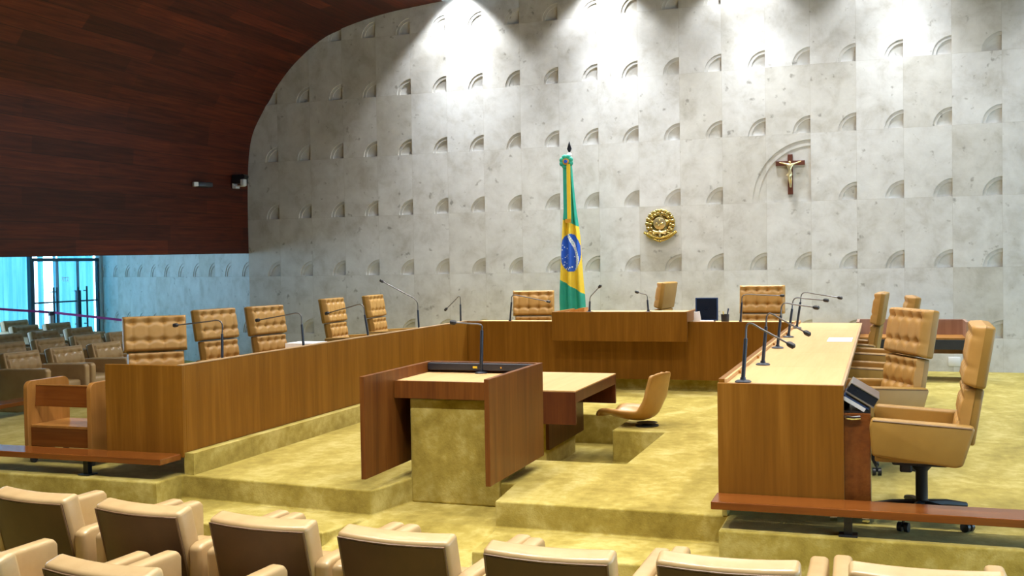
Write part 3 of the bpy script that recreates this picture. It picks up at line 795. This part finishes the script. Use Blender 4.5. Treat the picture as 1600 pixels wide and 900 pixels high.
for x, y, nm in ((-3.70, 3.36, 'tan second row chair in the lower left corner, only armrest and back corner showing'), (-2.95, 3.345, 'tan second row chair at the bottom left, curved back top and armrest showing')):
    place_aud(x + .02, y + .405, -.36, R(-6), nm, 'second row of audience chairs')
# side gallery, rows facing the court
ords = ['front', 'second', 'third', 'fourth', 'rear']
seat = {0: [(10, 0), (88, 1), (152, 2), (212, 3)], 1: [(8, 0), (64, 1), (123, 2), (172, 3)], 2: [(8, 0), (54, 1), (109, 2)], 3: [(34, 0), (83, 1)], 4: [(0, 0), (46, 1)]}
rows_u = {0: [24, 88, 152], 1: [5, 63, 122, 172], 2: [6, 54, 108], 3: [34, 83], 4: [20]}
place_words = ['nearest the left edge', 'second from the left edge', 'third from the left edge', 'fourth from the left edge']
for k, us in rows_u.items():
    X = -9.82 - 1.2 * k
    y = -99
    for n_, u in enumerate(us):
        y = max(at(u, 540, X=X).y, y + .735)
        nm = f'brown tufted gallery chair, {ords[k]} row from the court, ' + (place_words[n_] if len(us) > 1 else 'before the tall blind')
        place_aud(X + .37, y, -.148 + .022 * k, -PI / 2 + R(random.uniform(-.6, .6)), nm, 'gallery chairs by the glass doors')

# ------------------------------------------------------------------ rope barrier
t = thing('rope_barrier', 'purple belt barrier on a grey post before the glass doors', 'barrier', (-14.6, 15.698, -.15))
obj('post', add_lathe(bmesh.new(), [(.16, 0), (.16, .015), (.045, .03), (.045, .86), (.05, .865), (.05, .935), (.03, .94)]), 'steel', t, True)
obj('cap', add_lathe(bmesh.new(), [(.054, .87), (.054, .94), (.02, .95)]), 'dark_metal', t, True)
P0 = at(0, 483, X=-15.1); P1 = Vector((-14.6, 15.698, .777)); P2 = Vector((-13.3, 16.049, .617)); o0 = Vector((-14.6, 15.698, -.15))
E0 = P1 + (P0 - P1) * 1.7; E2 = P1 + (P2 - P1) * 1.12
bm = bmesh.new()
for a, b in ((E0, P1), (P1, E2)):
    a, b = a - o0, b - o0
    vs = [bm.verts.new(p + Vector((0, 0, q))) for p, q in ((a, -.022), (b, -.022), (b, .022), (a, .022))]; bm.faces.new(vs)
bl = obj('belt', bm, 'purple', t); md = bl.modifiers.new('thickness', 'SOLIDIFY'); md.thickness = .006

# ------------------------------------------------------------------ flag on its pole
FX, FY = -4.23, 14.6
t = thing('flag', 'green and yellow Brazilian flag with blue disc hanging on a tall pole', 'flag', (FX, FY, 0))
obj('base', add_lathe(bmesh.new(), [(.2, 0), (.2, .03), (.08, .07), (.03, .10)]), 'dark_metal', t, True)
obj('pole', add_tube(bmesh.new(), [(0, .06, .05), (0, .06, 3.06)], .017, 10), 'steel', t, True)
bm = bmesh.new(); add_lathe(bm, [(.012, 3.05), (.036, 3.075), (.038, 3.10), (.012, 3.13)], (0, .06, 0), 14)
obj('knob', bm, 'white_plastic', t, True)
bm = bmesh.new()
sp_ = [(0, 3.12), (.014, 3.14), (.034, 3.18), (.02, 3.225), (0, 3.29), (-.02, 3.225), (-.034, 3.18), (-.014, 3.14)]
add_prism(bm, sp_, .045, .075, 'y', .006); obj('spearhead', bm, 'dark_metal', t)
# rosette
bm = bmesh.new()
for k in range(8):
    a = k * PI / 4 + PI / 8
    add_ball(bm, (math.cos(a) * .065, 0, 2.985 + math.sin(a) * .065), .042, (1, .4, 1))
rs = obj('rosette', bm, 'f_green', t, True, (-.005, -.095, 0))
def discY(r, y, z, x=0, n=20, th=.012): return add_tube(bmesh.new(), [(x, y, z), (x, y - th, z)], r, n)
obj('ring', discY(.045, -.018, 2.985), 'orange', rs); obj('centre', discY(.026, -.03, 2.985), 'f_blue', rs)
# ribbons
obj('ribbon', add_box(bmesh.new(), -.055, -.004, -.100, -.090, 2.17, 2.95), 'f_green', t)
rb = obj('ribbon', add_box(bmesh.new(), .002, .056, -.112, -.100, 2.17, 2.95), 'f_yellow', t)
obj('fringe', add_box(bmesh.new(), -.03, .056, -.115, -.098, 2.115, 2.1695), 'orange', rb)
# cloth
def px(u, v): return ((u - 888) / 104.7, 3.017 - (v - 250) / 108.9)
edge = [(252, 884, 893), (290, 882, 896), (330, 880, 900), (345, 878.5, 902), (370, 877, 905), (400, 875.5, 906.5), (440, 873, 909), (465, 872, 911), (490, 872.5, 912), (520, 873, 913)]
def ed(v):
    for a, b in zip(edge, edge[1:]):
        if a[0] <= v <= b[0]:
            s = (v - a[0]) / (b[0] - a[0]); return a[1] + (b[1] - a[1]) * s, a[2] + (b[2] - a[2]) * s
    return edge[-1][1:]
stars = [(886, 370), (879, 383), (881, 386), (878, 390), (885, 388), (884, 400), (887, 398), (882, 402), (887, 403), (896, 401), (881, 409), (884, 411), (880, 414), (885, 418), (890, 418), (888, 420), (893, 417), (883, 420), (898, 420), (878, 404)]
def colour(u, v):
    # returns material index: 0 green 1 yellow 2 blue 3 white
    if v < 342 + (u - 878) * .5: return 0
    if v > 437 + (u - 874) * .62: return 0
    du, dv = (u - 890.5) / 15.2, (v - 395) / 29.5
    if abs(du) ** 2.3 + abs(dv) ** 2.3 <= 1:
        c_ = 886.5 + 14.5 * math.sin(min(1, max(0, (v - 365) / 42)) * PI / 2)
        if v > 407: c_ -= (v - 407) * .10
        if abs(u - c_) < 2.5 - .012 * abs(v - 385): return 3
        for s in stars:
            if abs(u - s[0]) < .75 and abs(v - s[1]) < .75: return 3
        return 2
    return 1
bm = bmesh.new(); nu, nv = 56, 260; G = []
for j in range(nv + 1):
    v = 252 + (520 - 252) * j / nv; l, r_ = ed(v); rw = []
    for i in range(nu + 1):
        s = i / nu; u = l + (r_ - l) * s; x, z = px(u, v)
        A = .03 * min(1, (v - 240) / 120)
        y = -.02 + A * math.cos(s * PI * 5 + .6 + v * .004) - .035 * math.sin(s * PI)
        rw.append((bm.verts.new((x, y, z)), u, v))
    G.append(rw)
for j in range(nv):
    for i in range(nu):
        f = bm.faces.new((G[j][i][0], G[j][i + 1][0], G[j + 1][i + 1][0], G[j + 1][i][0]))
        f.material_index = colour((G[j][i][1] + G[j][i + 1][1]) / 2, (G[j][i][2] + G[j + 1][i][2]) / 2)
# rear folds
B = []
for j in range(0, nv + 1, 4):
    rw = []
    for i in range(0, nu + 1, 4):
        v0 = G[j][i][0].co; s = i / nu
        rw.append(bm.verts.new((v0.x, .09 * math.sin(s * PI) + .015 * math.cos(s * 14), v0.z)) if 0 < i < nu else G[j][i][0])
    B.append(rw)
for j in range(len(B) - 1):
    for i in range(len(B[0]) - 1):
        try: bm.faces.new((B[j][i], B[j + 1][i], B[j + 1][i + 1], B[j][i + 1]))
        except ValueError: pass
obj('cloth', bm, ['f_green', 'f_yellow', 'f_blue', 'f_white'], t, True)
bm = bmesh.new(); word = 'ORDEM E PROGRESSO'
for k, ch in enumerate(word):
    if ch == ' ': continue
    v = 369 + k * 3.1
    c_ = 886.5 + 14.5 * math.sin(min(1, max(0, (v - 365) / 42)) * PI / 2) - max(0, v - 407) * .10
    x, z = px(c_, v); ang = -R(62) - R(28) * min(1, k / 9)
    text_into(bm, ch, .032, Matrix.Translation((x, -.095, z)) @ Matrix.Rotation(PI / 2, 4, 'X') @ Matrix.Rotation(ang, 4, 'Z'))
obj('lettering', bm, 'f_green', t)

# ------------------------------------------------------------------ gilded coat of arms
t = thing('coat_of_arms', 'round gilded coat of arms relief mounted on the stone wall', 'emblem', (-3.043, 15.28, 2.065))
bm = bmesh.new()
for k in range(34):   # wreath of leaves
    a = 2 * PI * k / 34
    for rr, sz in ((.172, .034), (.135, .03)):
        aa = a + (.09 if rr < .15 else 0)
        add_ball(bm, (math.cos(aa) * rr * 1.12, -.022 - .008 * (k % 2), .028 + math.sin(aa) * rr * 1.08), sz, (1.0, .55, .75) if k % 2 else (.75, .55, 1.0), 8, 6)
obj('wreath', bm, 'gold', t, True)
bm = bmesh.new(); pts = []
for k in range(10):
    r_ = .172 if k % 2 == 0 else .085; a = PI / 2 + k * PI / 5
    pts.append((math.cos(a) * r_ * 1.08, .022 + math.sin(a) * r_))
v0 = [bm.verts.new((p[0], -.03, p[1])) for p in pts]; c_ = bm.verts.new((0, -.075, .022)); bk = bm.verts.new((0, -.005, .022))
for k in range(10):
    bm.faces.new((v0[k], v0[(k + 1) % 10], c_)); bm.faces.new((v0[k], bk, v0[(k + 1) % 10]))
obj('star', bm, 'gold', t)
bm = bmesh.new(); add_tube(bm, [(0, -.05, .03), (0, -.085, .03), (0, -.092, .03)], [.088, .088, .07], 28)
dk = obj('disc', bm, 'brass', t, True)
bm = bmesh.new()
for q in ((0, .045), (0, -.035), (-.04, 0), (.04, 0), (.018, -.012)): add_ball(bm, (q[0], -.093, .03 + q[1]), .014, (1, .5, 1), 8, 6)
obj('cross_stars', bm, 'gold', dk, True)
bm = bmesh.new(); add_tube(bm, [(0, -.07, .03 + .0)] * 1 + [(0, -.071, .03)], .098, 28); obj('rim', bm, 'gold', dk, True)
bm = bmesh.new()
add_tube(bm, smoothpath([(-.235, -.03, -.095), (-.16, -.05, -.135), (-.07, -.06, -.17), (0, -.065, -.178), (.07, -.06, -.17), (.16, -.05, -.135), (.235, -.03, -.092)], 5), .024, 8)
add_tube(bm, smoothpath([(-.20, -.03, -.135), (-.10, -.05, -.195), (0, -.055, -.222), (.10, -.05, -.195), (.20, -.03, -.13)], 5), .016, 8)
add_ball(bm, (0, -.05, -.225), .024)
obj('ribbon', bm, 'gold', t, True)
bm = bmesh.new(); add_tube(bm, [(-.10, -.07, -.115), (.10, -.07, -.085)], [.01, .022], 8); add_tube(bm, [(.09, -.075, -.12), (-.09, -.075, -.085)], [.01, .02], 8); add_ball(bm, (0, -.08, -.10), .03)
add_tube(bm, [(0, -.06, -.17), (0, -.07, -.06)], .012, 8)
obj('sword', bm, 'brass', t, True)
obj('backing', add_tube(bmesh.new(), [(0, -.002, .02), (0, -.022, .02)], .15, 28), 'gold', t)

# ------------------------------------------------------------------ crucifix in the large niche
t = thing('crucifix', 'dark wooden crucifix with pale brass figure in the large arched niche', 'crucifix', (-1.20, 15.302, 2.73))
bm = bmesh.new(); add_box(bm, -.034, .034, -.035, 0, -.28, .28, .004); add_box(bm, -.198, -.0345, -.034, -.001, .125, .19, .004); add_box(bm, .0345, .198, -.034, -.001, .125, .19, .004)
obj('cross', bm, 'crosswood', t)
me = bpy.data.meshes.new('figure')
VV = [(0, -.062, .02), (-.006, -.066, .075), (.0, -.064, .125), (.0, -.062, .148), (-.004, -.074, .168), (-.006, -.076, .185),
      (-.04, -.058, .138), (-.095, -.052, .158), (-.150, -.050, .170), (.04, -.058, .138), (.095, -.052, .156), (.150, -.050, .175),
      (-.018, -.072, -.045), (.012, -.078, -.065), (-.006, -.058, -.125), (.010, -.058, -.130), (0, -.064, -.185), (.008, -.064, -.188)]
EE = [(0, 1), (1, 2), (2, 3), (3, 4), (4, 5), (2, 6), (6, 7), (7, 8), (2, 9), (9, 10), (10, 11), (0, 12), (12, 14), (14, 16), (0, 13), (13, 15), (15, 17)]
RR = [.026, .023, .030, .011, .020, .012, .015, .010, .007, .015, .010, .007, .018, .018, .011, .011, .009, .009]
me.from_pydata(VV, EE, []); fo = bpy.data.objects.new('figure', me); C.objects.link(fo); fo.parent = t
sk = fo.modifiers.new('skin', 'SKIN')
for v, r_ in zip(me.skin_vertices[0].data, RR): v.radius = (r_, r_)
me.skin_vertices[0].data[0].use_root = True
fo.modifiers.new('subsurf', 'SUBSURF').levels = 2; fo.modifiers['subsurf'].render_levels = 2
me.materials.append(M['brass'])
bm = bmesh.new(); add_tube(bm, [(-.022, -.066, -.03), (0, -.07, 0), (.0, -.068, .03)], [.038, .034, .028], 10); obj('loincloth', bm, 'brass', t, True)

# ------------------------------------------------------------------ security cameras on the vault, outlet on the wall
t = thing('security_camera', 'small white security camera on the dark wooden vault, left of the other', 'camera', (-10.03, 14.0, 2.83))
obj('bracket', add_tube(bmesh.new(), [(0, 0, .03), (.07, 0, .03), (.09, 0, .02)], .014, 8), 'black', t)
bm = bmesh.new(); add_box(bm, .04, .15, -.13, .13, -.02, .06, .015); bd = obj('body', bm, 'black', t, True, None, (0, 0, R(-25)))
bm = bmesh.new(); add_box(bm, .05, .155, -.20, -.12, -.015, .055, .012); obj('hood', bm, 'white_plastic', bd, True)
p = at(380, 282, Y=14.85)
t = thing('security_camera', 'black and white security camera on a bracket at the vault edge by the stone wall', 'camera', (-9.985, 14.85, 2.92))
bm = bmesh.new(); add_box(bm, .0, .18, -.04, .04, -.045, -.03); add_box(bm, -.02, .02, -.05, .05, -.07, .06, .006); add_box(bm, -.01, .06, -.055, .055, -.075, -.035, .006)
obj('bracket', bm, 'white_plastic', t)
obj('body', box(-.02, .16, -.06, .16, .0, .15, .02), 'black', t, True)
bm = bmesh.new(); add_box(bm, .15, .22, -.07, .02, -.04, .07, .012); obj('housing', bm, 'white_plastic', t, True)
obj('lens', add_tube(bmesh.new(), [(.19, -.06, .11), (.19, .06, .11)], .04, 14), 'black', t, True)
t = tag(obj('wall_outlet', box(-.075, .075, -.012, 0, -.06, .06, .006), 'white_plastic', None, True, (.905, 15.279, .137)), 'pale square outlet plate low on the stone wall at the right', 'outlet')

# ------------------------------------------------------------------ light
w = bpy.data.worlds.new('world'); bpy.context.scene.world = w; w.use_nodes = True
bg = w.node_tree.nodes['Background']; bg.inputs[0].default_value = (.56, .79, 1.0, 1); bg.inputs[1].default_value = 8
def lamp(name, kind, loc, power, col, rot=(0, 0, 0), **kw):
    l = bpy.data.lights.new(name, kind); l.energy = power; l.color = col
    for k, v in kw.items(): setattr(l, k, v)
    o = bpy.data.objects.new(name, l); C.objects.link(o); o.location = loc; o.rotation_euler = rot
    return o
WARM = (1.0, .965, .90)
for x in (-5.2, -3.6, -2.0, -.4, 1.2):
    for y in (4.1, 6.2, 8.4, 10.6, 12.6):  # nearest row added as fill for camera-facing fronts, and for chair tops
        z = 5.7 if x > -5 else 5.55
        lamp('downlight_and_fill', 'AREA', (x, y, z), (25 if y < 12 else 36) if y > 5 else 74, WARM, shape='DISK', size=.30, spread=R(165 if y > 12 and x > -3 else 115))
for x, e in ((-6.12, 420), (-3.85, 240), (-1.85, 180), (.15, 160)):
    lamp('wall_washer', 'SPOT', (x, 14.98, 5.95), e, (.95, .98, 1), (R(-6), 0, 0), spot_size=R(100), spot_blend=.45, shadow_soft_size=.06)
for x, e in ((-6.0, 950), (-3.7, 1000), (-1.7, 850), (.3, 780), (2.3, 420)):  # extra spots added farther out, to even the wash down the wall
    lamp('wall_washer', 'SPOT', (x, 14.68, 5.98), e, (.90, .95, 1), (R(-9), 0, 0), spot_size=R(84), spot_blend=1, shadow_soft_size=.08)
def portal(loc, rot, sx, sy):
    l = bpy.data.lights.new('sky_portal', 'AREA'); l.shape = 'RECTANGLE'; l.size = sx; l.size_y = sy
    o = bpy.data.objects.new('sky_portal', l); C.objects.link(o); o.location = loc; o.rotation_euler = rot
    l.cycles.is_portal = True
portal((7.75, 5.6, 1.45), (0, R(90), 0), 2.9, 19.2)
portal((GX - .06, 14.0, 1.2), (0, R(-90), 0), 2.7, 9)
vs = bpy.context.scene.view_settings
bpy.context.scene.display_settings.display_device = 'sRGB'
vs.view_transform = 'Standard'; vs.look = 'None'; vs.gamma = 1; vs.use_curve_mapping = False; vs.exposure = 0
bpy.context.scene.cycles.max_bounces = 8
bpy.context.scene.cycles.use_denoising = True
